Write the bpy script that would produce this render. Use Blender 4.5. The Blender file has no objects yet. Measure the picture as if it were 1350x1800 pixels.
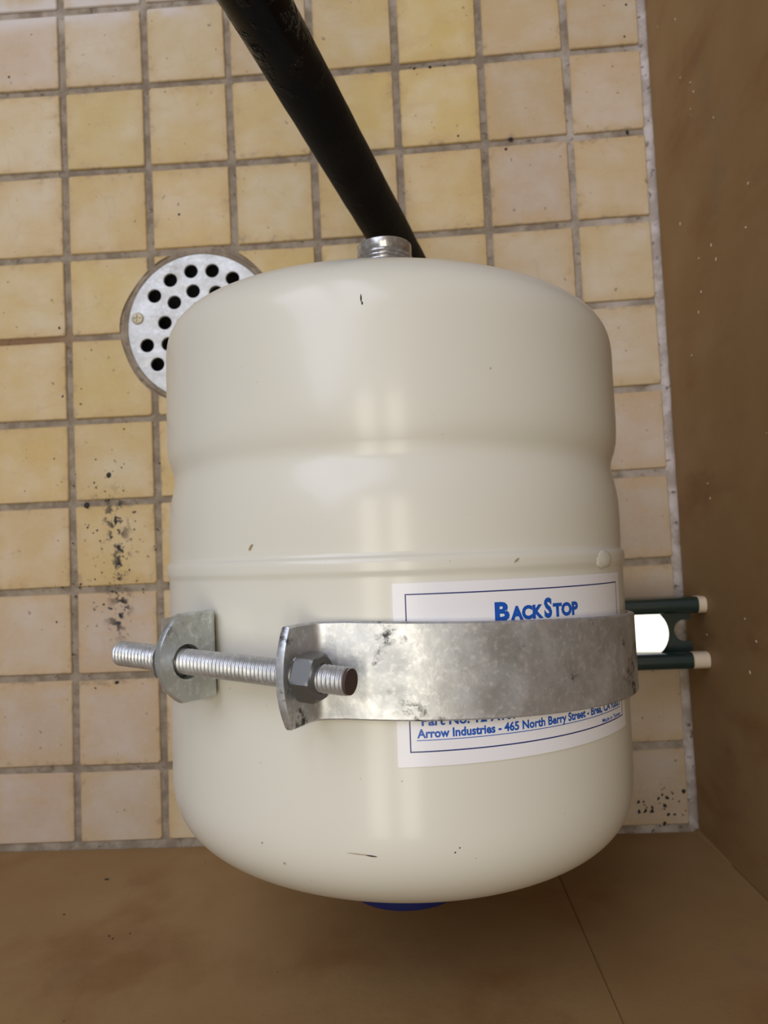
import bpy, bmesh, math, random
from mathutils import Matrix, Vector, Euler, noise

S = bpy.context.scene
C = S.collection
R = math.radians
pi = math.pi

# ------------------------------------------------------------------ camera
cam_d = bpy.data.cameras.new('camera')
cam = bpy.data.objects.new('camera', cam_d)
C.objects.link(cam)
cam_d.sensor_fit = 'VERTICAL'
cam_d.sensor_height = 36.0
cam_d.sensor_width = 27.0
cam_d.lens = 1352 / 1800 * 36.0
cam_d.clip_start = 0.01
cam_d.dof.use_dof = True
cam_d.dof.focus_distance = 0.275
cam_d.dof.aperture_fstop = 20.0
rot = Matrix(((0.9981, 0.0463, 0.0418), (-0.0439, 0.9974, -0.0566), (-0.0443, 0.0547, 0.9975)))
cam.matrix_world = Matrix.Translation((0, 0, 0.51378)) @ rot.to_quaternion().to_matrix().to_4x4()
S.camera = cam

# ------------------------------------------------------------------ world and lights
w = bpy.data.worlds.new('room_light')
S.world = w
w.use_nodes = True
w.node_tree.nodes['Background'].inputs[0].default_value = (1.0, 0.93, 0.82, 1)
w.node_tree.nodes['Background'].inputs[1].default_value = 0.14


def area(name, loc, target, sx, sy, power, col):
    d = bpy.data.lights.new(name, 'AREA')
    d.shape = 'RECTANGLE'
    d.size, d.size_y = sx, sy
    d.energy = power
    d.color = col
    o = bpy.data.objects.new(name, d)
    C.objects.link(o)
    o.location = loc
    o.rotation_euler = (Vector(target) - Vector(loc)).to_track_quat('-Z', 'Y').to_euler()
    return o


# the two ceiling tubes whose streaks show on the tank, and the cool daylight from the far left side of the room
area('ceiling_tube_left_offscreen', (-0.36, -0.25, 2.3), (-0.36, -0.25, 0), 0.30, 1.5, 10.0, (1.0, 0.94, 0.78))
area('ceiling_tube_right_offscreen', (0.16, -0.25, 2.3), (0.16, -0.25, 0), 0.30, 1.5, 10.0, (1.0, 0.94, 0.78))
area('window_left_offscreen', (-0.95, 1.45, 2.1), (-0.1, 0.0, 0.1), 1.8, 1.8, 35, (0.90, 0.97, 1.22))

S.view_settings.view_transform = 'Standard'
S.view_settings.look = 'None'
S.view_settings.exposure = 0.09
S.view_settings.gamma = 1.0
S.view_settings.use_curve_mapping = False


# ------------------------------------------------------------------ materials
class NT:
    """small node helper"""
    def __init__(self, name):
        self.m = bpy.data.materials.new(name)
        self.m.use_nodes = True
        self.t = self.m.node_tree
        self.b = self.t.nodes['Principled BSDF']
        self.geo = self.t.nodes.new('ShaderNodeNewGeometry')

    def n(self, kind, **kw):
        x = self.t.nodes.new(kind)
        for k, v in kw.items():
            setattr(x, k, v)
        return x

    def l(self, a, b):
        self.t.links.new(a, b)

    def noise(self, scale, detail=4.0, rough=0.55, off=(0, 0, 0), stretch=(1, 1, 1), dist=0.0):
        mp = self.n('ShaderNodeMapping')
        mp.inputs['Location'].default_value = off
        mp.inputs['Scale'].default_value = stretch
        self.l(self.geo.outputs['Position'], mp.inputs[0])
        x = self.n('ShaderNodeTexNoise')
        x.inputs['Scale'].default_value = scale
        x.inputs['Detail'].default_value = detail
        x.inputs['Roughness'].default_value = rough
        x.inputs['Distortion'].default_value = dist
        self.l(mp.outputs[0], x.inputs['Vector'])
        return x.outputs['Fac']

    def ramp(self, fac, lo, hi, a=0.0, b=1.0):
        x = self.n('ShaderNodeMapRange')
        x.interpolation_type = 'SMOOTHSTEP'
        x.inputs[1].default_value = lo
        x.inputs[2].default_value = hi
        x.inputs[3].default_value = a
        x.inputs[4].default_value = b
        self.l(fac, x.inputs[0])
        return x.outputs[0]

    def math(self, op, a, b):
        x = self.n('ShaderNodeMath', operation=op)
        for i, v in enumerate((a, b)):
            if isinstance(v, (int, float)):
                x.inputs[i].default_value = v
            else:
                self.l(v, x.inputs[i])
        return x.outputs[0]

    def mix(self, fac, a, b):
        x = self.n('ShaderNodeMix', data_type='RGBA')
        for sock, v in ((x.inputs[0], fac), (x.inputs[6], a), (x.inputs[7], b)):
            if isinstance(v, (int, float)):
                sock.default_value = v
            elif isinstance(v, tuple):
                sock.default_value = (*v, 1) if len(v) == 3 else v
            else:
                self.l(v, sock)
        return x.outputs[2]

    def xyz(self):
        x = self.n('ShaderNodeSeparateXYZ')
        self.l(self.geo.outputs['Position'], x.inputs[0])
        return x.outputs

    def bump(self, fac, strength, dist):
        x = self.n('ShaderNodeBump')
        x.inputs['Strength'].default_value = strength
        x.inputs['Distance'].default_value = dist
        self.l(fac, x.inputs['Height'])
        self.l(x.outputs[0], self.b.inputs['Normal'])

    def done(self, col=None, rough=None, metal=None, spec=None, coat=None):
        b = self.b
        for key, v in (('Base Color', col), ('Roughness', rough), ('Metallic', metal), ('Specular IOR Level', spec), ('Coat Weight', coat)):
            if v is None:
                continue
            if isinstance(v, (int, float)):
                b.inputs[key].default_value = v
            elif isinstance(v, tuple):
                b.inputs[key].default_value = (*v, 1)
            else:
                self.l(v, b.inputs[key])
        return self.m


def plain(name, col, rough=0.5, metal=0.0, spec=0.5):
    return NT(name).done(col, rough, metal, spec)


def soot_mask(k):
    """black mildew with a shape of its own: a ragged streak on the tiles by the tank, and the corner"""
    x, y, z = k.xyz()
    wob = k.math('MULTIPLY', k.math('SUBTRACT', k.noise(60, 3), 0.5), 0.02)
    dx = k.math('ABSOLUTE', k.math('ADD', k.math('ADD', x, 0.2035), wob), 0)
    near = k.ramp(dx, 0.0, 0.0115, 1, 0)
    far = k.ramp(dx, 0.005, 0.05, 1, 0)
    iny = k.math('MULTIPLY', k.ramp(y, -0.055, -0.035, 0, 1), k.ramp(y, 0.035, 0.062, 1, 0))
    wide = k.math('MULTIPLY', k.ramp(y, -0.11, -0.03, 0, 1), k.ramp(y, 0.04, 0.11, 1, 0))
    n1 = k.noise(150, 6, 0.72)
    core = k.math('MULTIPLY', k.math('MULTIPLY', near, iny), k.ramp(n1, 0.505, 0.55))
    n2 = k.noise(170, 5, 0.65, (3, 1, 0))
    sp = k.math('MULTIPLY', k.math('MULTIPLY', far, wide), k.ramp(n2, 0.645, 0.68))
    cx = k.math('MULTIPLY', k.ramp(x, 0.12, 0.155), k.ramp(y, -0.15, -0.165))
    sp2 = k.math('MULTIPLY', cx, k.ramp(n1, 0.62, 0.66))
    return k.math('MAXIMUM', k.math('MAXIMUM', core, sp), sp2)


def make_tile_mat():
    k = NT('cream_tile')
    info = k.n('ShaderNodeObjectInfo')
    hue = k.n('ShaderNodeHueSaturation')
    hue.inputs['Saturation'].default_value = 0.72
    hue.inputs['Value'].default_value = 1.08
    k.l(info.outputs['Color'], hue.inputs['Color'])
    c = k.mix(k.ramp(k.noise(26, 4, 0.55), 0.36, 0.74), info.outputs['Color'], hue.outputs[0])
    c = k.mix(k.ramp(k.noise(60, 5, 0.6, (2, 0, 0), (0.6, 1.6, 1)), 0.50, 0.80, 0, 0.5), c, (0.47, 0.31, 0.155))
    c = k.mix(k.ramp(k.noise(430, 2, 0.5), 0.5, 0.9, 0, 0.25), c, (0.6, 0.5, 0.36))
    c = k.mix(k.ramp(k.noise(190, 2, 0.5, (7, 0, 0)), 0.70, 0.75, 0, 0.7), c, (0.16, 0.11, 0.075))
    vein = k.math('ABSOLUTE', k.math('SUBTRACT', k.noise(17, 2, 0.5, (0, 5, 0), (1, 1, 1), 0.6), 0.5), 0)
    c = k.mix(k.ramp(vein, 0.0, 0.004, 0.22, 0), c, (0.36, 0.27, 0.19))
    tc = k.n('ShaderNodeTexCoord')
    sp = k.n('ShaderNodeSeparateXYZ')
    k.l(tc.outputs['Object'], sp.inputs[0])
    edge = k.math('MAXIMUM', k.math('ABSOLUTE', sp.outputs[0], 0), k.math('ABSOLUTE', sp.outputs[1], 0))
    edge = k.math('ADD', edge, k.math('MULTIPLY', k.math('SUBTRACT', k.noise(70, 4, 0.6, (5, 5, 0)), 0.5), 0.022))
    c = k.mix(k.ramp(edge, 0.016, 0.030, 0, 0.55), c, (0.46, 0.305, 0.13))
    rim = k.math('MULTIPLY', k.ramp(edge, 0.024, 0.028), k.ramp(k.noise(150, 4, 0.65, (6, 1, 0)), 0.46, 0.66, 0, 0.6))
    c = k.mix(rim, c, (0.26, 0.195, 0.13))
    x, y, z = k.xyz()
    # lime bloom along the far course
    lime = k.math('MULTIPLY', k.math('MULTIPLY', k.ramp(y, 0.378, 0.390), k.ramp(x, -0.16, -0.12, 1, 0)), k.ramp(k.noise(40, 4), 0.3, 0.55))
    c = k.mix(lime, c, (0.56, 0.49, 0.43))
    c = k.mix(soot_mask(k), c, (0.015, 0.015, 0.017))
    k.bump(k.noise(120, 4), 0.18, 0.0008)
    return k.done(c, k.ramp(k.noise(45, 3), 0.35, 0.7, 0.45, 0.6), 0.0, 0.22)


def make_grout_mat():
    k = NT('grey_grout')
    x, y, z = k.xyz()
    c = k.mix(k.ramp(k.noise(90, 5, 0.6), 0.38, 0.64), (0.20, 0.155, 0.108), (0.30, 0.243, 0.178))
    wh = k.math('MULTIPLY', k.ramp(k.noise(38, 4, 0.6, (1, 4, 0)), 0.38, 0.66), k.math('MAXIMUM', k.ramp(x, 0.03, 0.12), k.ramp(y, 0.372, 0.39)))
    c = k.mix(k.math('MULTIPLY', wh, 0.75), c, (0.46, 0.39, 0.33))
    rust = k.math('MULTIPLY', k.math('MULTIPLY', k.ramp(y, 0.148, 0.154), k.ramp(y, 0.164, 0.170, 1, 0)), k.ramp(x, -0.26, -0.2, 0.9, 0))
    c = k.mix(rust, c, (0.21, 0.115, 0.055))
    c = k.mix(k.ramp(k.noise(240, 3, 0.6, (9, 0, 0)), 0.62, 0.70, 0, 0.6), c, (0.07, 0.055, 0.045))
    c = k.mix(soot_mask(k), c, (0.015, 0.015, 0.017))
    k.bump(k.noise(300, 4, 0.65), 0.7, 0.0012)
    return k.done(c, 0.85, 0.0, 0.2)


def make_wall_mat(name, a, b, red):
    k = NT(name)
    c = k.mix(k.ramp(k.noise(9, 4, 0.55), 0.35, 0.68), a, b)
    c = k.mix(k.ramp(k.noise(22, 5, 0.6, (3, 0, 0), (0.6, 1.3, 0.5)), 0.47, 0.72, 0, 0.85), c, red)
    c = k.mix(k.ramp(k.noise(16, 4, 0.6, (0, 7, 0)), 0.58, 0.78, 0, 0.4), c, (0.20, 0.14, 0.085))
    k.bump(k.noise(240, 4), 0.22, 0.0006)
    return k.done(c, k.ramp(k.noise(30, 3), 0.3, 0.7, 0.5, 0.65), 0.0, 0.22)


def make_caulk_mat():
    k = NT('dirty_white_caulk')
    c = k.mix(k.ramp(k.noise(60, 5, 0.6), 0.40, 0.62), (0.33, 0.272, 0.225), (0.50, 0.435, 0.395))
    c = k.mix(k.ramp(k.noise(190, 3, 0.6, (2, 2, 0)), 0.60, 0.68, 0, 0.8), c, (0.10, 0.08, 0.07))
    k.bump(k.noise(220, 3), 0.5, 0.001)
    return k.done(c, 0.7, 0.0, 0.3)


def make_cream():
    k = NT('cream_enamel')
    c = k.mix(k.ramp(k.noise(7, 3), 0.35, 0.7), (0.64, 0.612, 0.525), (0.67, 0.642, 0.555))
    c = k.mix(k.ramp(k.noise(520, 1, 0.5), 0.80, 0.84, 0, 0.6), c, (0.22, 0.18, 0.12))
    k.bump(k.noise(110, 2, 0.4), 0.03, 0.0006)
    k.b.inputs['Coat Roughness'].default_value = 0.17
    return k.done(c, 0.42, 0.0, 0.4, 0.4)


def make_galv(name, a, b, dark, amount, r0, r1):
    k = NT(name)
    c = k.mix(k.ramp(k.noise(55, 5, 0.65), 0.35, 0.68), a, b)
    c = k.mix(k.ramp(k.noise(420, 3, 0.6, (1, 0, 0)), 0.48, 0.72, 0, 0.55), c, (0.80, 0.80, 0.80))
    patch = k.math('MULTIPLY', k.ramp(k.noise(42, 5, 0.7, (4, 2, 1)), 0.56, 0.66), k.ramp(k.noise(330, 4, 0.65), 0.42, 0.56))
    c = k.mix(k.math('MULTIPLY', patch, amount), c, dark)
    k.bump(k.noise(380, 4, 0.6), 0.14, 0.0005)
    return k.done(c, k.ramp(k.noise(80, 4), 0.35, 0.65, r0, r1), 0.75)


def make_pipe_mat():
    k = NT('tarred_black')
    n1 = k.noise(75, 4, 0.6)
    x, y, z = k.xyz()
    up = k.ramp(z, 0.16, 0.215)
    h = k.math('MULTIPLY', k.ramp(n1, 0.5, 0.72), k.math('ADD', up, 0.06))
    k.bump(h, 1.0, 0.004)
    return k.done(k.mix(k.ramp(k.noise(40, 3), 0.4, 0.7), (0.004, 0.004, 0.005), (0.007, 0.0065, 0.007)), k.ramp(up, 0, 1, 0.6, 0.25), 0.0, 0.16)


M = {
    'tile': make_tile_mat(), 'grout': make_grout_mat(), 'caulk': make_caulk_mat(),
    'wall': make_wall_mat('brown_wall_paint', (0.285, 0.166, 0.066), (0.325, 0.200, 0.084), (0.24, 0.116, 0.043)),
    'cream': make_cream(),
    'strap': make_galv('dull_galvanized_steel', (0.47, 0.48, 0.485), (0.62, 0.63, 0.645), (0.06, 0.055, 0.055), 1.0, 0.40, 0.55),
    'zinc': make_galv('pale_zinc_plating', (0.46, 0.49, 0.475), (0.56, 0.585, 0.565), (0.12, 0.12, 0.12), 0.5, 0.38, 0.5),
    'rod': make_galv('zinc_thread', (0.46, 0.47, 0.48), (0.60, 0.61, 0.62), (0.14, 0.13, 0.12), 0.4, 0.42, 0.52),
    'nut': NT('grey_nut_steel').done((0.20, 0.20, 0.195), 0.45, 0.75),
    'rust': NT('rusty_cut_end').done((0.075, 0.045, 0.038), 0.8, 0.2),
    'neck': make_galv('bright_turned_steel', (0.40, 0.38, 0.36), (0.5, 0.49, 0.48), (0.1, 0.08, 0.06), 0.5, 0.2, 0.3),
    'paper': plain('white_label_paper', (0.78, 0.765, 0.785), 0.28),
    'blue': plain('blue_print', (0.008, 0.085, 0.42), 0.35),
    'navy': plain('navy_print', (0.012, 0.025, 0.15), 0.35),
    'cap': plain('blue_plastic', (0.006, 0.014, 0.11), 0.4),
    'green': plain('dark_green_enamel', (0.012, 0.028, 0.025), 0.2, 0.0, 0.9),
    'cutend': plain('cream_primed_cut', (0.62, 0.50, 0.36), 0.6),
    'washer': plain('bright_zinc_washer', (0.93, 0.94, 0.92), 0.3, 0.9),
    'pipe': make_pipe_mat(),
    'grate': make_galv('pale_drain_metal', (0.50, 0.50, 0.49), (0.60, 0.60, 0.59), (0.30, 0.24, 0.16), 0.35, 0.4, 0.55),
    'ring': make_grout_mat(),
    'dark': plain('dark_iron_drain_inside', (0.035, 0.036, 0.04), 0.35),
    'brass': plain('tarnished_brass', (0.42, 0.36, 0.24), 0.5, 0.4),
    'soot': plain('black_dirt', (0.02, 0.017, 0.015), 0.8),
    'fleck': plain('pale_paint_fleck', (0.50, 0.42, 0.30), 0.7),
    'scuff': plain('brown_scuff', (0.33, 0.25, 0.13), 0.6),
}
M['grate'].node_tree.nodes['Principled BSDF'].inputs['Metallic'].default_value = 0.15


# ------------------------------------------------------------------ helpers
def link(name, me, mat, parent=None, smooth=False):
    o = bpy.data.objects.new(name, me)
    C.objects.link(o)
    if mat is not None and not me.materials:
        me.materials.append(mat)
    if smooth:
        me.polygons.foreach_set('use_smooth', [True] * len(me.polygons))
    if parent is not None:
        o.parent = parent
    return o


def pyd(name, v, f):
    me = bpy.data.meshes.new(name)
    me.from_pydata([tuple(p) for p in v], [], f)
    me.update()
    return me


def fix(me):
    bm = bmesh.new()
    bm.from_mesh(me)
    bmesh.ops.remove_doubles(bm, verts=bm.verts, dist=1e-7)
    bmesh.ops.recalc_face_normals(bm, faces=bm.faces)
    bm.to_mesh(me)
    bm.free()
    return me


def autosmooth(me, deg):
    """smooth faces, sharp where the dihedral angle exceeds deg"""
    bm = bmesh.new()
    bm.from_mesh(me)
    for f in bm.faces:
        f.smooth = True
    for e in bm.edges:
        e.smooth = not (len(e.link_faces) == 2 and e.calc_face_angle(0) > R(deg))
    bm.to_mesh(me)
    bm.free()
    return me


def empty(name, label, cat, loc=(0, 0, 0), rotm=None, group=None):
    o = bpy.data.objects.new(name, None)
    o.empty_display_size = 0.05
    C.objects.link(o)
    o.matrix_world = Matrix.Translation(loc) @ (rotm.to_4x4() if rotm else Matrix.Identity(4))
    o['label'] = label
    o['category'] = cat
    if group:
        o['group'] = group
    return o


def lathe_y(prof, seg, fn=None):
    """prof: list of (y, r) revolved round the local Y axis"""
    v, f = [], []
    for y, r in prof:
        for i in range(seg):
            a = 2 * pi * i / seg
            rr = r + (fn(y, a) if fn else 0)
            v.append((rr * math.sin(a), y, rr * math.cos(a)))
    for j in range(len(prof) - 1):
        for i in range(seg):
            a, b = j * seg + i, j * seg + (i + 1) % seg
            f.append((a, b, b + seg, a + seg))
    f.append(tuple(range(seg)))
    f.append(tuple(reversed(range((len(prof) - 1) * seg, len(prof) * seg))))
    return fix(pyd('lathe', v, f))


def boolean(o, cutters):
    """cut meshes out of o and keep plain mesh data"""
    for c in cutters:
        md = o.modifiers.new('cut', 'BOOLEAN')
        md.operation = 'DIFFERENCE'
        md.solver = 'EXACT'
        md.object = c
    dg = bpy.context.evaluated_depsgraph_get()
    dg.update()
    me = bpy.data.meshes.new_from_object(o.evaluated_get(dg))
    o.modifiers.clear()
    o.data = me
    return o


def cyl_between(p, q, r, seg=32):
    p, q = Vector(p), Vector(q)
    m = Matrix.Translation(p) @ (q - p).to_track_quat('Y', 'Z').to_matrix().to_4x4()
    me = lathe_y([(0, r), ((q - p).length, r)], seg)
    me.transform(m)
    return me


def box(x0, x1, y0, y1, z0, z1, bev=0.0):
    bm = bmesh.new()
    bmesh.ops.create_cube(bm, size=1)
    for v in bm.verts:
        v.co = ((x0 + x1) / 2 + v.co.x * (x1 - x0), (y0 + y1) / 2 + v.co.y * (y1 - y0), (z0 + z1) / 2 + v.co.z * (z1 - z0))
    if bev:
        bmesh.ops.bevel(bm, geom=bm.edges[:], offset=bev, segments=2, affect='EDGES')
    me = bpy.data.meshes.new('box')
    bm.to_mesh(me)
    bm.free()
    return me


# ------------------------------------------------------------------ floor: grout bed and single tiles
WX, WY = 0.1715, -0.186                # inner faces of the right and the front wall
DC = Vector((-0.141, 0.162, 0))        # drain centre
DR = 0.0560                            # hole in the tiling round the drain
XL = [-0.469, -0.4105, -0.352, -0.2940, -0.2352, -0.1760, -0.1172, -0.0588, 0.0, 0.0583, 0.1166, 0.1712]
YL = [-0.1835, -0.1335, -0.0727, -0.0142, 0.0445, 0.1008, 0.1590, 0.2160, 0.2763, 0.3360, 0.3942, 0.4527, 0.5112, 0.5697]


def node_pt(i, j):
    """grid intersection, with the slight wander of hand-set tiling"""
    x, y = XL[i], YL[j]
    x += 0.0012 * (1 - ((y - 0.1) / 0.3) ** 2) * (1 if x < -0.1 else 0)
    y += 0.013 * max(0.0, x + 0.06) * (1 if 0 < j else 0)
    return x, y


def floor_base():
    n = 128
    v, f = [], []
    x0, x1, y0, y1 = XL[0], WX + 0.002, WY - 0.002, YL[-1]
    for ring in range(2):
        for i in range(n):
            a = 2 * pi * i / n
            c, s = math.cos(a), math.sin(a)
            if ring == 0:
                v.append((DC.x + 0.0535 * c, DC.y + 0.0535 * s, -0.0014))
            else:
                t = min((x1 - DC.x) / c if c > 1e-6 else 9, (x0 - DC.x) / c if c < -1e-6 else 9,
                        (y1 - DC.y) / s if s > 1e-6 else 9, (y0 - DC.y) / s if s < -1e-6 else 9)
                v.append((DC.x + t * c, DC.y + t * s, -0.0014))
    m = len(v)
    for px, py in ((x0, y0), (x1, y0), (x1, y1), (x0, y1)):        # snap the nearest outer ray to each corner
        k = min(range(n, 2 * n), key=lambda q: (v[q][0] - px) ** 2 + (v[q][1] - py) ** 2)
        v[k] = (px, py, -0.0014)
    for i in range(n):
        f.append((i, n + i, n + (i + 1) % n, (i + 1) % n))
    b = len(v)
    v += [(x, y, -0.03) for x, y, z in v]
    for i in range(n):
        f.append((b + i, b + (i + 1) % n, b + n + (i + 1) % n, b + n + i))
        f.append((i, (i + 1) % n, b + (i + 1) % n, b + i))
        f.append((n + i, b + n + i, b + n + (i + 1) % n, n + (i + 1) % n))
    return fix(pyd('floor', v, f))


floor = link('floor', floor_base(), M['grout'])
floor['kind'] = 'structure'
floor['label'] = 'floor of small square cream tiles with grey-brown grout'

rnd = random.Random(7)
YEL, PINK, PALE, BUFF = (0.525, 0.37, 0.118), (0.47, 0.352, 0.25), (0.55, 0.44, 0.228), (0.50, 0.335, 0.12)


def lerp(a, b, t):
    return tuple(a[k] + (b[k] - a[k]) * t for k in range(3))


def tile_colour(x, y):
    yel = max(0, min(1, (y + 0.09) / 0.18))                # the lower courses are pinker
    yel *= 1 - 0.75 * max(0, min(1, (x - 0.02) / 0.09))    # and so is the course along the right wall
    if y > 0.33 and x < -0.06:
        yel *= 0.25
    if x < -0.24 and y > 0.20:
        yel *= 0.3
    c = lerp(PINK, lerp(YEL, BUFF, rnd.random() * 0.7), max(0, min(1, yel + rnd.uniform(-0.35, 0.2))))
    c = lerp(c, PALE, rnd.random() * 0.45)
    g = rnd.uniform(0.94, 1.06)
    return tuple(min(1, q * g) for q in c)


def tile_mesh(i, j):
    g = 0.0023
    P = [node_pt(i, j), node_pt(i + 1, j), node_pt(i + 1, j + 1), node_pt(i, j + 1)]
    cx, cy = sum(p[0] for p in P) / 4, sum(p[1] for p in P) / 4
    ri = 0.0046 if i == len(XL) - 2 else g
    q = [(P[0][0] + g, P[0][1] + g), (P[1][0] - ri, P[1][1] + g), (P[2][0] - ri, P[2][1] - g), (P[3][0] + g, P[3][1] - g)]
    out = []
    for k in range(4):                                     # clipped corners
        a, b, c = Vector(q[k - 1]), Vector(q[k]), Vector(q[(k + 1) % 4])
        u = 0.0006 + rnd.random() * 0.0009
        out += [b + (a - b).normalized() * u, b + (c - b).normalized() * u]
    out = [p + Vector((rnd.uniform(-1, 1), rnd.uniform(-1, 1))) * 0.00035 for p in out]
    tx, ty, dz = rnd.uniform(-0.006, 0.006), rnd.uniform(-0.006, 0.006), rnd.uniform(-0.0003, 0.0001)
    cen = Vector((cx, cy))
    v = []
    for z, s in ((-0.006, 1.0), (-0.0007, 1.0), (0.0, 1 - 0.0007 / 0.027)):
        for p in out:
            r = (p - cen) * s
            v.append((r.x, r.y, z + dz + (r.x * tx + r.y * ty if z > -0.005 else 0)))
    n = 8
    f = [tuple(reversed(range(n))), tuple(range(2 * n, 3 * n))]
    for k in range(2):
        f += [(k * n + a, k * n + (a + 1) % n, k * n + n + (a + 1) % n, k * n + n + a) for a in range(n)]
    return pyd('tile', v, f), (cx, cy)


cut = link('cutter', None or (lambda me: (me.transform(Matrix.Translation((DC.x, DC.y, -0.02)) @ Matrix.Rotation(R(90), 4, 'X')), me)[1])(
    lathe_y([(-0.02, DR), (0.06, DR)], 72, lambda y, a: 0.0009 * math.sin(3 * a) + 0.0006 * math.sin(7 * a + 1))), None)
cut.data.transform(Matrix.Translation((0, 0, 0.0)))
for j in range(len(YL) - 1):
    for i in range(len(XL) - 1):
        me, (cx, cy) = tile_mesh(i, j)
        far = max(math.hypot(cx + sx * 0.029 - DC.x, cy + sy * 0.029 - DC.y) for sx in (-1, 1) for sy in (-1, 1))
        near = math.hypot(max(0, abs(cx - DC.x) - 0.028), max(0, abs(cy - DC.y) - 0.028))
        o = link('tile', me, M['tile'])
        o.location = (cx, cy, 0)
        if near < DR + 0.002:
            bpy.context.view_layer.update()
            boolean(o, [cut])
            if len(o.data.polygons) == 0:
                bpy.data.objects.remove(o)
                continue
        o.color = (*tile_colour(cx, cy), 1)
        o.parent = floor
bpy.data.objects.remove(cut)

# ------------------------------------------------------------------ walls
wr = link('wall_right', box(WX, WX + 0.09, WY - 0.10, YL[-1], -0.03, 1.5), M['wall'])
wr['kind'] = 'structure'
wr['label'] = 'brown painted wall rising beside the tiled floor'
SEAM = 0.0715
wf = link('wall_front', box(XL[0], WX, WY - 0.10, WY - 0.004, -0.03, 0.45), M['wall'])
wf['kind'] = 'structure'
wf['label'] = 'low brown wall of smooth panels below the tank'
link('panel', box(XL[0], SEAM - 0.0001, WY - 0.0045, WY, -0.005, 0.45, 0.0003), M['wall'], wf)
link('panel', box(SEAM + 0.0001, WX - 0.0002, WY - 0.0045, WY + 0.0003, -0.005, 0.45, 0.0004), M['wall'], wf)


def bead(path, ra, rb, seg=8, jit=0.0006, seed=1, taper=False):
    """irregular caulk bead: path of (point, u, v), quarter-round section"""
    rr = random.Random(seed)
    v, f = [], []
    for i, (p, u, q) in enumerate(path):
        p, u, q = Vector(p), Vector(u), Vector(q)
        g = 1 - 0.8 * i / len(path) if taper else 1
        a, b = g * (ra + rr.uniform(-1, 1) * jit), g * (rb + rr.uniform(-1, 1) * jit)
        v.append(p)
        for k in range(seg + 1):
            t = pi / 2 * k / seg
            v.append(p + u * a * (1 - math.sin(t)) + q * b * (1 - math.cos(t)))
    n = seg + 2
    for j in range(len(path) - 1):
        for k in range(n):
            a, b = j * n + k, j * n + (k + 1) % n
            f.append((a, b, b + n, a + n))
    f += [tuple(range(n)), tuple(reversed(range(len(v) - n, len(v))))]
    return autosmooth(fix(pyd('bead', v, f)), 50)


t1 = link('trim_1', bead([((WX, WY + 0.002 + k * 0.0085, -0.0012), (-1, 0, 0), (0, 0, 1)) for k in range(89)], 0.0052, 0.0035, seed=3, jit=0.0005), M['caulk'])
t2 = link('trim_2', bead([((XL[0] + k * 0.0085, WY, -0.0012), (0, 1, 0), (0, 0, 1)) for k in range(76)], 0.0052, 0.0022, seed=5), M['grout'])
t3 = link('trim_3', bead([((WX, WY, 0.001 + k * 0.004), (-1, 0, 0), (0, 1, 0)) for k in range(14)], 0.0034, 0.0030, seed=8, jit=0.0003, taper=True), M['wall'])
for o, s in ((t1, 'ragged white caulk bead between tiles and right wall'), (t2, 'grey grout fillet along the low brown wall'),
             (t3, 'short brown painted bead running up the wall corner')):
    o['kind'] = 'structure'
    o['label'] = s

# ------------------------------------------------------------------ floor drain
dr = empty('floor_drain', 'round pale metal floor drain cover with rings of holes', 'drain', (DC.x, DC.y, 0))


def ring_curve():
    cu = bpy.data.curves.new('grate', 'CURVE')
    cu.dimensions = '2D'
    cu.fill_mode = 'BOTH'

    def circ(x, y, r, n):
        s = cu.splines.new('POLY')
        s.points.add(n - 1)
        for i in range(n):
            a = 2 * pi * i / n
            s.points[i].co = (x + r * math.cos(a), y + r * math.sin(a), 0, 1)
        s.use_cyclic_u = True
    circ(0, 0, 0.0505, 96)
    for a in (144, 121.5, 99, 77.5, 55.3, 33, 10, 196, 218, 240, 262, 284, 306, 328):
        circ(0.0396 * math.cos(R(a)), 0.0396 * math.sin(R(a)), 0.0051, 28)
    for k in range(10):
        a = R(101.4 + 34.5 * k + (0.0))
        if k < 10:
            a = R(101.4 + 36 * k) if k > 4 else R((101.4, 135.5, 170.5, 204.5, 240)[k])
        circ(0.0257 * math.cos(a), 0.0257 * math.sin(a), 0.0051, 28)
    for k in range(5):
        a = R(97 + 71.5 * k)
        circ(0.0129 * math.cos(a), 0.0129 * math.sin(a), 0.0051, 28)
    cu.extrude = 0.0008
    cu.bevel_depth = 0.0004
    cu.bevel_resolution = 2
    o = bpy.data.objects.new('tmp', cu)
    C.objects.link(o)
    dg = bpy.context.evaluated_depsgraph_get()
    me = bpy.data.meshes.new_from_object(o.evaluated_get(dg))
    bpy.data.objects.remove(o)
    me.materials.clear()
    return me


gr = link('grate', autosmooth(fix(ring_curve()), 35), M['grate'], dr)
gr.location = (0, 0, -0.0006)


def zl(prof, seg, fn=None):
    me = lathe_y(prof, seg, fn)
    me.transform(Matrix.Rotation(R(90), 4, 'X'))
    return me


def lump(y, a):
    return 0.0007 * noise.noise((math.cos(a) * 4, math.sin(a) * 4, y * 300)) + 0.0004 * noise.noise((math.cos(a) * 14, math.sin(a) * 14, 3))


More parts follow.
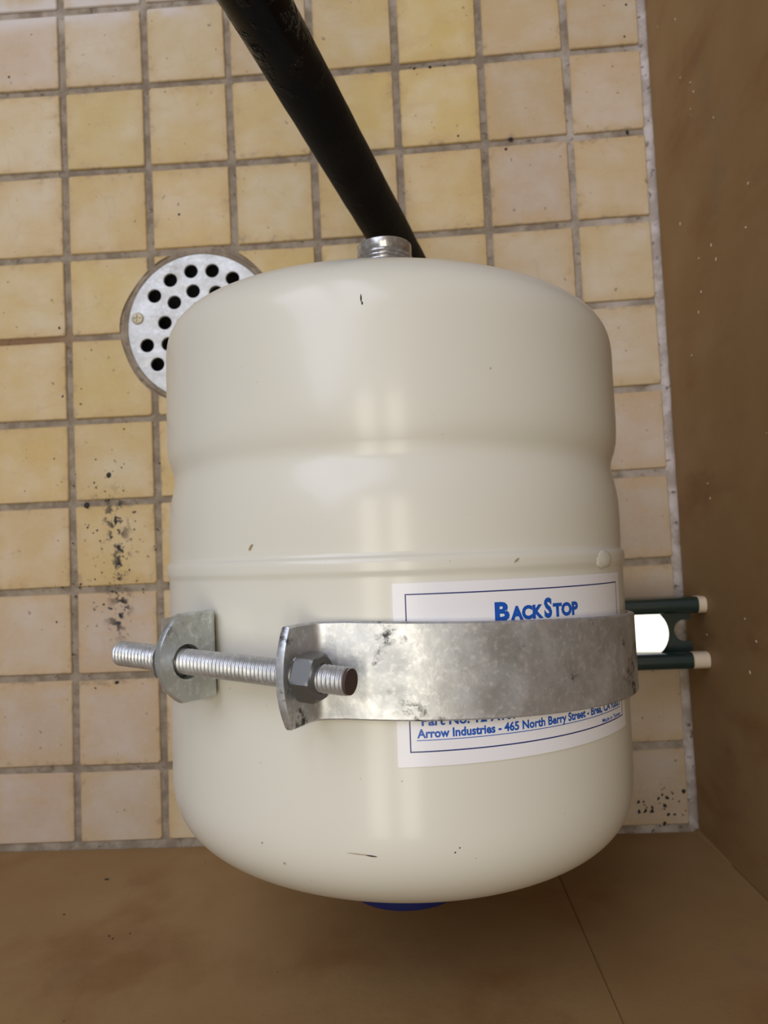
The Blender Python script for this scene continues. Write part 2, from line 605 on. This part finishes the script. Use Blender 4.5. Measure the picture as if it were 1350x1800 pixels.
def tube_mesh(ri, ro, z0, z1, seg, fn=None, bev=0.0008):
    prof = [(z0, ri), (z1 - bev, ri), (z1, ri + bev), (z1, ro - bev), (z1 - bev, ro), (z0, ro)]
    v, f = [], []
    for z, r in prof:
        for i in range(seg):
            a = 2 * pi * i / seg
            q = r + (fn(z, a) if fn else 0)
            v.append((q * math.cos(a), q * math.sin(a), z + (0.5 * fn(z + 0.01, a) if fn and z > z0 + 0.001 else 0)))
    n = len(prof)
    for j in range(n):
        for i in range(seg):
            a, b = j * seg + i, j * seg + (i + 1) % seg
            c, d = ((j + 1) % n) * seg + (i + 1) % seg, ((j + 1) % n) * seg + i
            f.append((a, b, c, d))
    return autosmooth(fix(pyd('tube', v, f)), 50)


link('rim', tube_mesh(0.0509, 0.0545, -0.012, 0.0002, 120, lump), M['ring'], dr)
bowl = [(-0.012, 0.0503), (-0.022, 0.0480), (-0.035, 0.034), (-0.05, 0.024), (-0.06, 0.022)]
v, f = [], []
for z, r in bowl + [(-0.0602, 0.0)]:
    for i in range(48):
        v.append((r * math.cos(2 * pi * i / 48), r * math.sin(2 * pi * i / 48), z))
for j in range(len(bowl)):
    for i in range(48):
        f.append((j * 48 + i, j * 48 + (i + 1) % 48, j * 48 + 48 + (i + 1) % 48, j * 48 + 48 + i))
link('drain_bowl', fix(pyd('bowl', v, f)), M['dark'], dr, True)


def screw_mesh(slot):
    bm = bmesh.new()
    prof = [(0.0, 0.0040), (0.0006, 0.0042), (0.0013, 0.0037), (0.0016, 0.0025)]
    me = lathe_y(prof, 24)
    me.transform(Matrix.Rotation(R(90), 4, 'X'))
    bm.free()
    return me


for a in (169.5, 350):
    s = link('screw', screw_mesh(True), M['brass'], dr)
    s.location = (0.0448 * math.cos(R(a)), 0.0448 * math.sin(R(a)), 0.0003)
    cr = [link('cutter', box(-0.0026, 0.0026, -0.0004, 0.0004, 0.0008, 0.004), None), link('cutter', box(-0.0004, 0.0004, -0.0026, 0.0026, 0.0008, 0.004), None)]
    for c in cr:
        c.location = (DC.x + s.location.x, DC.y + s.location.y, 0.0003)
    bpy.context.view_layer.update()
    boolean(s, cr)
    for c in cr:
        bpy.data.objects.remove(c)
    autosmooth(s.data, 40)

# ------------------------------------------------------------------ expansion tank
TAX = Vector((-0.0110, 0.0, 0.1505))
trot = Euler((-0.005, 0, -0.0097)).to_matrix()
tank = empty('expansion_tank', 'cream painted steel expansion tank lying on its side above the tiles', 'tank', TAX, trot)
RT = 0.1025
TOPY, BOTY = 0.1172, -0.1362
KN_T, KN_B = 0.0824, -0.0868
SKEW = 0.026                           # the pressed heads sit a touch askew on the shell


def superell(y0, y1, n, ex, ey):
    out = []
    for k in range(n + 1):
        t = pi / 2 * k / n
        out.append((y0 + (y1 - y0) * math.sin(t) ** ey, RT * max(0.0, math.cos(t)) ** ex))
    return out


prof = [(y, max(r, 0.0004)) for y, r in reversed(superell(KN_B, BOTY, 40, 0.90, 0.61))]
prof += [(-0.070, RT), (-0.040, RT), (-0.012, RT), (-0.0085, RT)]
prof += [(-0.0072, 0.1026), (-0.0062, 0.1032), (-0.0050, 0.1034), (-0.0030, 0.1034), (-0.0016, 0.1033), (-0.0008, 0.1027), (-0.0003, 0.1021), (0.0010, 0.1020)]
prof += [(0.006, 0.1022), (0.014, 0.1022), (0.020, 0.1020), (0.025, 0.1014), (0.029, 0.1006), (0.0325, 0.0999), (0.0350, 0.0996), (0.0372, 0.0998),
         (0.0395, 0.1005), (0.042, 0.1014), (0.0455, 0.1022), (0.050, 0.1026), (0.056, 0.1027), (0.066, 0.1026), (0.075, 0.1025)]
prof += [(y, max(r, 0.0004)) for y, r in superell(KN_T, TOPY, 40, 0.61, 0.61)]


def seam_wob(y, a):
    return 0.00025 * noise.noise((math.cos(a) * 5, math.sin(a) * 5, 0)) if -0.0075 < y < 0.0 else 0


shell = lathe_y(prof, 192, seam_wob)
for q in shell.vertices:
    y0, y1 = (KN_T * 0.8, TOPY) if q.co.y > 0 else (KN_B * 0.8, BOTY)
    q.co.y -= SKEW * q.co.x * max(0, min(1, (q.co.y - y0) / ((y1 - y0) * 0.5)))
body = link('tank_shell', autosmooth(shell, 60), M['cream'], tank)


def ring_prof(y0, y1, r, pitch, depth):
    out, y = [(y0, r - depth)], y0
    while y < y1 - pitch * 0.5:
        out += [(y + pitch * 0.35, r), (y + pitch * 0.55, r), (y + pitch, r - depth)]
        y += pitch
    return out


NT0 = 0.1135
npf = [(NT0, 0.0160), (0.1210, 0.0160), (0.1225, 0.0140), (0.1330, 0.0140), (0.1342, 0.0134)] + ring_prof(0.1345, 0.1445, 0.0133, 0.0019, 0.0007) + [(0.1450, 0.0131), (0.1486, 0.0131), (0.1490, 0.0127), (0.1490, 0.0095), (0.1200, 0.0095)]
neck = link('threaded_neck', autosmooth(lathe_y(npf, 64), 28), M['neck'], tank)
neck['label'] = 'bright steel threaded pipe neck'
capf = [(-0.1290, 0.0262), (-0.1500, 0.0262), (-0.1520, 0.0250), (-0.1532, 0.0215), (-0.1534, 0.004), (-0.1534, 0.0005)]
cap = link('valve_cap', autosmooth(lathe_y(list(reversed(capf)), 56), 40), M['cap'], tank)
cap['label'] = 'blue plastic valve cap'


def cyl(theta, y, r):
    return (r * math.sin(theta), y, r * math.cos(theta))


# weld lump on the seam
bm = bmesh.new()
bmesh.ops.create_icosphere(bm, subdivisions=3, radius=1)
for q in bm.verts:
    d = noise.noise(q.co * 1.7) * 0.18 + 1
    th = R(53.5) + q.co.x * 0.075 * d
    q.co = cyl(th, -0.0046 + q.co.y * 0.0034 * d, RT + 0.0004 + q.co.z * 0.0012 * d)
me = bpy.data.meshes.new('weld')
bm.to_mesh(me)
bm.free()
link('weld_bead', me, M['cream'], tank, True)


def patch(name, th0, th1, y0, y1, r, mat, parent, n=40, m=1, thick=0.0):
    v, f = [], []
    for i in range(n + 1):
        for j in range(m + 1):
            v.append(cyl(R(th0 + (th1 - th0) * i / n), y0 + (y1 - y0) * j / m, r))
    k = m + 1
    for i in range(n):
        for j in range(m):
            f.append((i * k + j, (i + 1) * k + j, (i + 1) * k + j + 1, i * k + j + 1))
    if thick:
        b = len(v)
        v += [(x * (r - thick) / r, y, z * (r - thick) / r) for x, y, z in v]
        f += [tuple(b + q for q in reversed(p)) for p in f]
        for i in range(n):
            f.append((i * k, b + i * k, b + (i + 1) * k, (i + 1) * k))
            f.append((i * k + m, (i + 1) * k + m, b + (i + 1) * k + m, b + i * k + m))
        f.append((0, m, b + m, b))
        f.append((n * k, b + n * k, b + n * k + m, n * k + m))
    return link(name, fix(pyd(name, v, f)), mat, parent, thick == 0)


LR = RT + 0.00035
lab = patch('paper_label', 1.0, 62.6, -0.0711, -0.0100, LR, M['paper'], tank, 64, 1, 0.0003)
lab['label'] = 'white paper label with blue print'
BR = LR + 0.00006
# printed frame
fv, ff = [], []


def strip(th0, th1, y0, y1, n=1):
    for i in range(n):
        b = len(fv)
        a0, a1 = R(th0 + (th1 - th0) * i / n), R(th0 + (th1 - th0) * (i + 1) / n)
        fv.extend([cyl(a0, y0, BR), cyl(a1, y0, BR), cyl(a1, y1, BR), cyl(a0, y1, BR)])
        ff.append((b, b + 1, b + 2, b + 3))


lw = 0.00042
strip(3.3, 60.2, -0.0141, -0.0141 + lw, 48)
strip(3.3, 60.2, -0.0664, -0.0664 + lw, 48)
strip(3.3, 3.55, -0.0664, -0.0137)
strip(59.95, 60.2, -0.0664, -0.0137)
link('printed_frame', pyd('frame', fv, ff), M['navy'], lab)


def word(name, text, th0, th1, y0, y1, bold, mat, shear=0.0):
    cu = bpy.data.curves.new('t', 'FONT')
    cu.body = text
    cu.size = 1
    cu.offset = bold
    cu.resolution_u = 3
    cu.shear = shear
    o = bpy.data.objects.new('t', cu)
    C.objects.link(o)
    dg = bpy.context.evaluated_depsgraph_get()
    dg.update()
    me = bpy.data.meshes.new_from_object(o.evaluated_get(dg))
    bpy.data.objects.remove(o)
    xs = [q.co.x for q in me.vertices]
    xa, xb = min(xs), max(xs)
    # y0 is the baseline, y1 the cap height (0.7 em)
    for q in me.vertices:
        th = R(th0 + (th1 - th0) * (q.co.x - xa) / (xb - xa))
        q.co = cyl(th, y0 + (y1 - y0) * q.co.y / 0.70, BR)
    me.materials.clear()
    return link(name, me, mat, lab)


word('brand_lettering', 'B', 20.8, 24.0, -0.0240, -0.0180, 0.045, M['blue'])
word('brand_lettering', 'ACK', 24.2, 32.0, -0.0240, -0.0197, 0.058, M['blue'])
word('brand_lettering', 'S', 32.2, 34.3, -0.0240, -0.0176, 0.045, M['blue'])
word('brand_lettering', 'TOP', 34.5, 42.0, -0.0240, -0.0197, 0.058, M['blue'])
word('part_number_lettering', 'Part No. 12-A107', 5.6, 25.0, -0.0576, -0.0546, 0.034, M['blue'])
word('address_lettering', 'Arrow Industries - 465 North Berry Street - Brea, CA 92821', 4.7, 58.4, -0.0616, -0.0588, 0.034, M['blue'])
word('origin_lettering', 'Made in Taiwan', 49.0, 58.6, -0.0656, -0.0642, 0.02, M['blue'])
fv, ff = [], []
strip(4.6, 58.5, -0.0626, -0.06235, 48)
link('underline', pyd('underline', fv, ff), M['blue'], lab)


def scuff(th, y, ln, wd, ang, mat, k=5, r=RT):
    """thin scratch lying on the shell"""
    v, f = [], []
    for i in range(k + 1):
        t = i / k - 0.5
        h = wd * (1 - (2 * t) ** 2) * 0.5 + 0.00003
        for s in (-1, 1):
            a = t * ln
            u, q = a * math.cos(ang) - s * h * math.sin(ang), a * math.sin(ang) + s * h * math.cos(ang)
            v.append(cyl(R(th) + u / r, y + q, r))
    f = [(2 * i, 2 * i + 2, 2 * i + 3, 2 * i + 1) for i in range(k)]
    link('scratch', pyd('scratch', v, f), mat, tank)


for th, y, ln, wd, ang, mt, rr_ in ((-3.1, 0.0888, 0.0030, 0.00045, 1.57, 'soot', 0.1024), (-2.9, 0.0870, 0.0012, 0.0005, 1.4, 'soot', 0.1025),
                                    (-9.4, 0.1012, 0.0010, 0.0004, 0.2, 'soot', 0.0981), (-28.5, 0.0041, 0.0028, 0.0009, 0.9, 'scuff', 0.1023), (-28.2, 0.0048, 0.0016, 0.0006, 0.5, 'scuff', 0.1023),
                                    (-7.0, -0.0995, 0.0080, 0.0002, -0.08, 'scuff', 0.1019), (-4.6, -0.1000, 0.0040, 0.00035, -0.12, 'soot', 0.1019),
                                    (-22.8, -0.1053, 0.0010, 0.0005, 0.3, 'scuff', 0.1006), (-27.5, -0.0990, 0.0008, 0.0005, 0.9, 'scuff', 0.1019),
                                    (11.1, -0.0999, 0.0007, 0.0004, 0.3, 'soot', 0.1019), (12.0, -0.0985, 0.0006, 0.0004, 0.3, 'soot', 0.1020),
                                    (25.8, -0.0036, 0.0028, 0.0006, 0.6, 'scuff', 0.1036)):
    scuff(th, y, ln, wd, ang, M[mt], r=rr_ + 0.00022)

# ------------------------------------------------------------------ clamp
CXc, CZc = -0.0114, 0.1507
clamp = empty('strut_clamp', 'galvanized two-piece strap clamp bolted round the cream tank', 'clamp', (CXc, -0.0545, 0.045))
TH = 0.0029
RC = 0.10475


def band(name, path, mat, parent):
    """path: (x, z, nx, nz, yc, half_width); chamfered flat bar swept along it"""
    v, f = [], []
    e = 0.0006
    for x, z, nx, nz, yc, hw in path:
        t = TH / 2
        ee = min(e, hw * 0.4)
        for a, b in ((-t, -hw + ee), (-t, hw - ee), (-t + e, hw), (t - e, hw), (t, hw - ee), (t, -hw + ee), (t - e, -hw), (-t + e, -hw)):
            v.append((x + nx * a, yc + b, z + nz * a))
    n = 8
    for j in range(len(path) - 1):
        for k in range(n):
            a, b = j * n + k, j * n + (k + 1) % n
            f.append((a, b, b + n, a + n))
    f += [tuple(range(n)), tuple(reversed(range(len(v) - n, len(v))))]
    me = fix(pyd(name, v, f))
    o = link(name, me, mat)
    return o


def clamp_path(th_bot, th_end, ear_pt, ear_dir, corner, tip, yc_fn, hw, bend, sgn):
    """centre line: bottom hook, arc round the tank, fillet, ear with rounded end"""
    pts = []                                                # (x, z, yc, hw)
    n = 60
    bx, bz = CXc + RC * math.sin(th_bot), CZc + RC * math.cos(th_bot)
    for i in range(n + 1):
        th = th_bot + (th_end - th_bot) * i / n
        pts.append((CXc + RC * math.sin(th), CZc + RC * math.cos(th), yc_fn(th), hw))
    # fillet between last tangent and ear direction
    p0 = Vector(pts[-1][:2])
    e = Vector(ear_dir).normalized()
    ep = Vector(ear_pt)
    yc = yc_fn(th_end)
    tan = (Vector(pts[-1][:2]) - Vector(pts[-2][:2])).normalized()
    # intersection of the tangent line and the ear line
    det = tan.x * (-e.y) + e.x * tan.y
    d = ep - p0
    s = (d.x * (-e.y) + e.x * d.y) / det
    c = p0 + tan * s
    q0, q1 = c - tan * bend, c + e * bend
    # drop arc points past q0
    while (Vector(pts[-1][:2]) - c).dot(-tan) < bend:
        pts.pop()
    for i in range(9):
        t = i / 8
        p = q0 * (1 - t) ** 2 + c * 2 * t * (1 - t) + q1 * t * t
        pts.append((p.x, p.y, yc, hw))
    L0 = (q1 - ep).dot(e)
    m = 6
    for i in range(1, m + 1):
        p = ep + e * (L0 + (corner - L0) * i / m)
        pts.append((p.x, p.y, yc, hw))
    m = 12
    sag = tip - corner
    rad = (hw * hw + sag * sag) / (2 * sag)
    for i in range(1, m + 1):
        t = sag * math.sin(pi / 2 * i / m)
        dd = rad - sag + t
        h = math.sqrt(max(rad * rad - dd * dd, 0))
        p = ep + e * (corner + t)
        pts.append((p.x, p.y, yc, max(h, 0.0008)))
    out = []
    for i, (x, z, y, h) in enumerate(pts):
        a = Vector(pts[max(i - 1, 0)][:2])
        b = Vector(pts[min(i + 1, len(pts) - 1)][:2])
        t = (b - a).normalized()
        nx, nz = (-t.y, t.x) if sgn > 0 else (t.y, -t.x)
        out.append((x, z, nx, nz, y, h))
    return out


def yc_right(th):
    return -0.0383 - math.degrees(th) / 180 * 0.0162


def yc_left(th):
    return -0.0332 - (-math.degrees(th) - 37) / 143 * 0.0213


ROD_A = Vector((-0.1118, -0.0316, 0.2319))
ROD_B = Vector((-0.0228, -0.0387, 0.2727))
rod_dir = (ROD_B - ROD_A).normalized()
EAR_R, DIR_R = (-0.0368, 0.2528), (-0.40, 0.916)
EAR_L, DIR_L = (-0.0761, 0.2340), (-0.57, 0.82)
sr = band('strap_half', clamp_path(R(174), R(-8), EAR_R, DIR_R, 0.0165, 0.0210, yc_right, 0.01635, 0.0052, -1), M['strap'], clamp)
sl = band('strap_half', clamp_path(R(-174), R(-33), EAR_L, DIR_L, 0.0150, 0.0245, yc_left, 0.0155, 0.0035, 1), M['zinc'], clamp)
sl['label'] = 'pale zinc strap with rounded ear'
sr['label'] = 'dull stained steel strap with bent ear'
bpy.context.view_layer.update()
cc = link('cutter', cyl_between(ROD_A - rod_dir * 0.03, ROD_B + rod_dir * 0.001, 0.0061, 40), None)
bpy.context.view_layer.update()
for o in (sl, sr):
    boolean(o, [cc])
    autosmooth(o.data, 38)
    o.parent = clamp
    o.matrix_parent_inverse = clamp.matrix_world.inverted()
bpy.data.objects.remove(cc)


def world_child(name, me, mat, parent, smooth=False):
    o = link(name, me, mat, None, smooth)
    o.parent = parent
    o.matrix_parent_inverse = parent.matrix_world.inverted()
    return o


bpy.context.view_layer.update()


def thread_mesh(a, b, r, pitch, depth, seg=28, per=6):
    a, b = Vector(a), Vector(b)
    L = (b - a).length
    n = int(L / pitch * per)
    v, f = [], []
    for j in range(n + 1):
        y = L * j / n
        taper = min(1, (y + 0.0004) / 0.0016, (L - y + 0.0004) / 0.0016)
        for i in range(seg):
            ph = (y / pitch - i / seg) % 1.0
            tri = 1 - abs(2 * ph - 1)
            rr = r - depth * (1 - min(1, tri * 1.25)) - 0.0006 * (1 - max(0, taper))
            t = 2 * pi * i / seg
            v.append((rr * math.sin(t), y, rr * math.cos(t)))
    for j in range(n):
        for i in range(seg):
            p, q = j * seg + i, j * seg + (i + 1) % seg
            f.append((p, q, q + seg, p + seg))
    f.append(tuple(range(seg)))
    me = fix(pyd('thread', v, f))
    me.transform(Matrix.Translation(a) @ (b - a).to_track_quat('Y', 'Z').to_matrix().to_4x4())
    return me


world_child('threaded_rod', autosmooth(thread_mesh(ROD_A, ROD_B, 0.00458, 0.0016, 0.00055), 60), M['rod'], clamp)
re = world_child('rod_end', cyl_between(ROD_B - rod_dir * 0.0012, ROD_B + rod_dir * 0.00025, 0.00415, 28), M['rust'], clamp)
re['label'] = 'rusty brown sawn rod end'


def nut_mesh(p, d, spin, thick=0.0078, af=0.0143):
    rc_ = af / math.sqrt(3)
    seg = 96
    v, f = [], []

    def hexr(a):
        a = (a % (pi / 3)) - pi / 6
        return af / 2 / math.cos(a)
    rows = []
    for y, lim in ((0.0, af / 2 * 0.98), (0.0013, 99), (thick - 0.0016, 99), (thick, af / 2 * 0.95)):
        rows.append((y, lim))
    ys = [0.0, 0.0006, 0.0014, thick * 0.5, thick - 0.0020, thick - 0.0012, thick - 0.0005, thick]
    for y in ys:
        edge = min(y, thick - y)
        lim = af / 2 * 0.965 + edge * 1.75
        for i in range(seg):
            a = 2 * pi * i / seg
            r = min(hexr(a), lim)
            v.append((r * math.sin(a), y, r * math.cos(a)))
    hole = 0.0047
    for y in (thick, 0.0):
        for i in range(seg):
            a = 2 * pi * i / seg
            v.append((hole * math.sin(a), y, hole * math.cos(a)))
    n = len(ys) + 2
    for j in range(n):
        for i in range(seg):
            p_, q_ = j * seg + i, j * seg + (i + 1) % seg
            r_, s_ = ((j + 1) % n) * seg + (i + 1) % seg, ((j + 1) % n) * seg + i
            f.append((p_, q_, r_, s_))
    me = fix(pyd('nut', v, f))
    me.transform(Matrix.Translation(p) @ Vector(d).to_track_quat('Y', 'Z').to_matrix().to_4x4() @ Matrix.Rotation(spin, 4, 'Y'))
    return autosmooth(me, 22)


def on_rod(x):
    return ROD_A + rod_dir * ((x - ROD_A.x) / rod_dir.x)


world_child('hex_nut', nut_mesh(on_rod(-0.0408) + rod_dir * 0.0017, rod_dir, R(10)), M['nut'], clamp)
world_child('hex_nut', nut_mesh(on_rod(-0.0828) - rod_dir * 0.0027, -rod_dir, R(16), 0.0065), M['nut'], clamp)

# ------------------------------------------------------------------ strut channel
SY = -0.0545
strut = empty('strut_channel', 'dark green slotted steel strut running from brown wall under tank', 'channel', (0.06, SY, 0.0215))


def strut_mesh(x0, x1):
    # section in (y, z), z up from the web: inturned rounded lips
    W, Hh, t = 0.0215, 0.0212, 0.0025
    right = [(W, 0.0012), (W, Hh - 0.0042), (W - 0.0006, Hh - 0.0018), (W - 0.0022, Hh - 0.0004), (W - 0.0046, Hh), (W - 0.0072, Hh - 0.0004),
             (W - 0.0090, Hh - 0.0018), (W - 0.0097, Hh - 0.0042), (W - 0.0097, Hh - 0.0078), (W - 0.0074, Hh - 0.0078), (W - 0.0074, Hh - 0.0042),
             (W - 0.0064, Hh - 0.0028), (W - 0.0046, Hh - 0.0024), (W - 0.0030, Hh - 0.0030), (W - t, Hh - 0.0048), (W - t, t)]
    sec = [(-W + 0.0012, 0), (W - 0.0012, 0)] + right + [(-y, z) for y, z in reversed(right)]
    n = len(sec)
    v = [(x, SY + y, 0.0215 + z) for x in (x0, x1) for y, z in sec]
    f = [(k, (k + 1) % n, n + (k + 1) % n, n + k) for k in range(n)]
    f += [tuple(range(n)), tuple(reversed(range(n, 2 * n)))]
    return fix(pyd('strut', v, f))


bpy.context.view_layer.update()
so = link('channel', strut_mesh(-0.062, WX - 0.0042), M['green'])
cuts = []
for xc in (0.1690, 0.1190, 0.0690, 0.0190, -0.0310):
    hw = 0.0075
    vv = []
    for z in (0.015, 0.0265):
        for k in range(24):
            a = 2 * pi * k / 24
            vv.append((xc + 0.0068 * math.cos(a) + (hw if math.cos(a) > 0 else -hw) * 0.7, SY + 0.0068 * math.sin(a), z))
    fc = [(k, (k + 1) % 24, 24 + (k + 1) % 24, 24 + k) for k in range(24)] + [tuple(range(24)), tuple(reversed(range(24, 48)))]
    cuts.append(link('cutter', fix(pyd('c', vv, fc)), None))
bpy.context.view_layer.update()
boolean(so, cuts)
for c in cuts:
    bpy.data.objects.remove(c)
autosmooth(so.data, 40)
so.parent = strut
so.matrix_parent_inverse = strut.matrix_world.inverted()


def lip_cap(s, x0, x1):
    W, Hh = 0.0215, 0.0212
    c = [(W + 0.0001, Hh - 0.013), (W + 0.0001, Hh - 0.0042), (W - 0.0005, Hh - 0.0016), (W - 0.0022, Hh), (W - 0.0046, Hh + 0.0003), (W - 0.0072, Hh), (W - 0.0091, Hh - 0.0016),
         (W - 0.0098, Hh - 0.0042), (W - 0.0098, Hh - 0.0078)]
    n = len(c)
    v = [(x, SY + s * y, 0.0215 + z) for x in (x0, x1) for y, z in c]
    f = [(k, (k + 1) % n, n + (k + 1) % n, n + k) for k in range(n)] + [tuple(range(n)), tuple(reversed(range(n, 2 * n)))]
    return fix(pyd('cap', v, f))


for s, x0 in ((1, WX - 0.0048), (-1, WX - 0.0098)):
    e = world_child('end_cap', autosmooth(lip_cap(s, x0, WX - 0.0002), 40), M['cutend'], strut)
    e['label'] = 'cream end of the channel lip'
wm = zl([(0.0, 0.0165), (0.0050, 0.0165), (0.0056, 0.0160), (0.0056, 0.002)], 48)
wm.transform(Matrix.Translation((0.1352, SY, 0.0265)) @ Matrix.Rotation(R(-7.8), 4, 'Y'))
wa = world_child('round_washer', autosmooth(wm, 40), M['washer'], strut)
wa['label'] = 'bright round zinc washer'

# ------------------------------------------------------------------ black pipe leaning over the floor
PB, PT = Vector((0.0050, 0.1890, 0.0)), Vector((-0.0564, 0.2320, 0.2100))
pd = (PT - PB).normalized()
PE = PB + pd * 1.05
pipe = empty('black_pipe', 'thick black tarred pipe standing on tiles and leaning over the drain side', 'pipe', PB)
prr = random.Random(4)


def pipe_mesh():
    L = (PE - PB).length
    seg, n = 40, 240
    v, f = [], []
    r0 = 0.0135
    for j in range(n + 1):
        y = L * j / n
        for i in range(seg):
            a = 2 * pi * i / seg
            p = Vector((math.sin(a) * 1.6, y * 60, math.cos(a) * 1.6))
            r = r0 + 0.0002 * noise.noise(p * 1.3)
            if y > 0.19:
                r += 0.0007 * max(0, noise.noise(p * 1.1 + Vector((3, 0, 0))) - 0.25)
            v.append((r * math.sin(a), y, r * math.cos(a)))
    for j in range(n):
        for i in range(seg):
            p, q = j * seg + i, j * seg + (i + 1) % seg
            f.append((p, q, q + seg, p + seg))
    # open bore at both ends
    for ring, inner in ((0, 0.012), (n, L - 0.012)):
        b = len(v)
        for yy, rr in ((L * ring / n, 0.0105), (inner, 0.0105)):
            for i in range(seg):
                a = 2 * pi * i / seg
                v.append((rr * math.sin(a), yy, rr * math.cos(a)))
        for i in range(seg):
            k = (i + 1) % seg
            f.append((ring * seg + i, b + i, b + k, ring * seg + k))
            f.append((b + i, b + seg + i, b + seg + k, b + k))
        f.append(tuple(b + seg + i for i in range(seg)))
    me = fix(pyd('pipe', v, f))
    qm = pd.to_track_quat('Y', 'Z').to_matrix().to_4x4()
    me.transform(qm)
    for q in me.vertices:                                   # bottom cut level with the floor
        if q.co.length < 0.03:
            wl = q.co.z
            dd = q.co.dot(pd)
            if dd < 0.0005:
                q.co += pd * ((0.0004 - wl) / pd.z)
    return me


link('pipe_tube', autosmooth(pipe_mesh(), 50), M['pipe'], pipe)

# ------------------------------------------------------------------ dirt flecks on the floor and walls (too small to count)
dv, df = [], []


def blob(c, rx, ry, h, ang, u=(1, 0, 0), w_=(0, 1, 0), n_=(0, 0, 1), store=None, rr=random):
    V, F = store
    b = len(V)
    c, u, w_, n_ = Vector(c), Vector(u), Vector(w_), Vector(n_)
    k = 7
    for s, hh in ((1.0, -0.0001), (0.65, h * 0.7)):
        for i in range(k):
            a = 2 * pi * i / k
            q = s * rr.uniform(0.7, 1.15)
            x, y = rx * q * math.cos(a), ry * q * math.sin(a)
            x, y = x * math.cos(ang) - y * math.sin(ang), x * math.sin(ang) + y * math.cos(ang)
            V.append(c + u * x + w_ * y + n_ * hh)
    V.append(c + n_ * h)
    for i in range(k):
        j = (i + 1) % k
        F.append((b + i, b + j, b + k + j, b + k + i))
        F.append((b + k + i, b + k + j, b + 2 * k))


r3 = random.Random(11)
st = (dv, df)
# measured dark grains on the tiles
for x, y, s in ((0.0762, 0.2800, 0.0019), (0.0725, 0.2730, 0.0014), (0.0405, 0.2845, 0.0010), (-0.2730, 0.3490, 0.0010), (0.157, 0.3465, 0.0013), (0.1595, 0.3690, 0.0010),
                (0.0128, 0.3345, 0.0014), (0.0235, 0.3345, 0.0014), (0.0335, 0.335, 0.001), (-0.2080, 0.0630, 0.0022), (-0.2240, 0.0430, 0.0024), (0.1548, 0.2795, 0.0016),
                (-0.2405, 0.1670, 0.0012), (-0.2390, 0.1190, 0.0012), (-0.2265, 0.1130, 0.0011), (-0.1545, 0.2420, 0.0010), (-0.2060, -0.0770, 0.0017)):
    blob((x, y, 0.0001), s, s * r3.uniform(0.6, 1), 0.0006, r3.uniform(0, 6), store=st, rr=r3)
for k in range(90):                                          # loose grit round the mildew streak
    x, y = -0.208 + r3.gauss(0, 0.022), 0.0 + r3.gauss(0, 0.05)
    s = r3.uniform(0.0003, 0.0009)
    if -0.175 < y:
        blob((x, y, 0.0001), s, s * 0.8, 0.0004, r3.uniform(0, 6), store=st, rr=r3)
for k in range(110):
    x, y = r3.uniform(-0.45, 0.16), r3.uniform(-0.17, 0.5)
    s = r3.uniform(0.0002, 0.0006)
    if (Vector((x, y, 0)) - DC).length > 0.06:
        blob((x, y, 0.0001), s, s * 0.8, 0.0003, r3.uniform(0, 6), store=st, rr=r3)
for k in range(26):                                          # dark crumbs in the corner
    x, y = 0.150 + r3.gauss(0, 0.010), -0.170 + r3.gauss(0, 0.006)
    if x < 0.168 and y > -0.184:
        s = r3.uniform(0.0005, 0.0019)
        blob((x, y, 0.0001), s, s * 0.7, 0.0007, r3.uniform(0, 6), store=st, rr=r3)
g1 = link('floor_grit', pyd('grit', dv, df), M['soot'])
g1['kind'] = 'stuff'
g1['label'] = 'tiny black dirt grains scattered over the tiles'
g1['category'] = 'dirt'

dv2, df2 = [], []
st = (dv2, df2)
for y, z, s in ((0.197, 0.040, 0.0016), (0.23, 0.10, 0.0007), (0.26, 0.075, 0.0008), (0.135, 0.06, 0.0012), (0.145, 0.066, 0.0010), (0.165, 0.085, 0.0013), (0.155, 0.090, 0.0014), (0.1650, 0.066, 0.0007)):
    blob((WX, y, z), s, s * 0.6, 0.0005, 0.3, (0, 1, 0), (0, 0, 1), (-1, 0, 0), store=st, rr=r3)
for k in range(70):
    s = r3.uniform(0.0003, 0.0015)
    blob((WX, r3.uniform(-0.16, 0.5), r3.uniform(0.02, 0.4)), s, s * 0.6, 0.0004, r3.uniform(0, 3), (0, 1, 0), (0, 0, 1), (-1, 0, 0), store=st, rr=r3)
g2 = link('wall_flecks', pyd('flecks', dv2, df2), M['fleck'])
g2['kind'] = 'stuff'
g2['label'] = 'pale paint flecks stuck to the brown right wall'
g2['category'] = 'paint flecks'

dv3, df3 = [], []
st = (dv3, df3)
for x, z, s in ((-0.195, 0.050, 0.0018), (-0.20, 0.095, 0.0008), (-0.165, 0.12, 0.0008), (-0.162, 0.123, 0.0007), (-0.155, 0.118, 0.0005)):
    blob((x, WY, z), s, s * 0.6, 0.0007, 0.4, (1, 0, 0), (0, 0, 1), (0, 1, 0), store=st, rr=r3)
for k in range(40):
    s = r3.uniform(0.0002, 0.0005)
    blob((r3.uniform(-0.4, 0.07), WY, r3.uniform(0.01, 0.28)), s, s * 0.6, 0.0003, r3.uniform(0, 3), (1, 0, 0), (0, 0, 1), (0, 1, 0), store=st, rr=r3)
g3 = link('wall_grit', pyd('grit', dv3, df3), M['soot'])
g3['kind'] = 'stuff'
g3['label'] = 'tiny black specks stuck to the low brown wall'
g3['category'] = 'dirt'
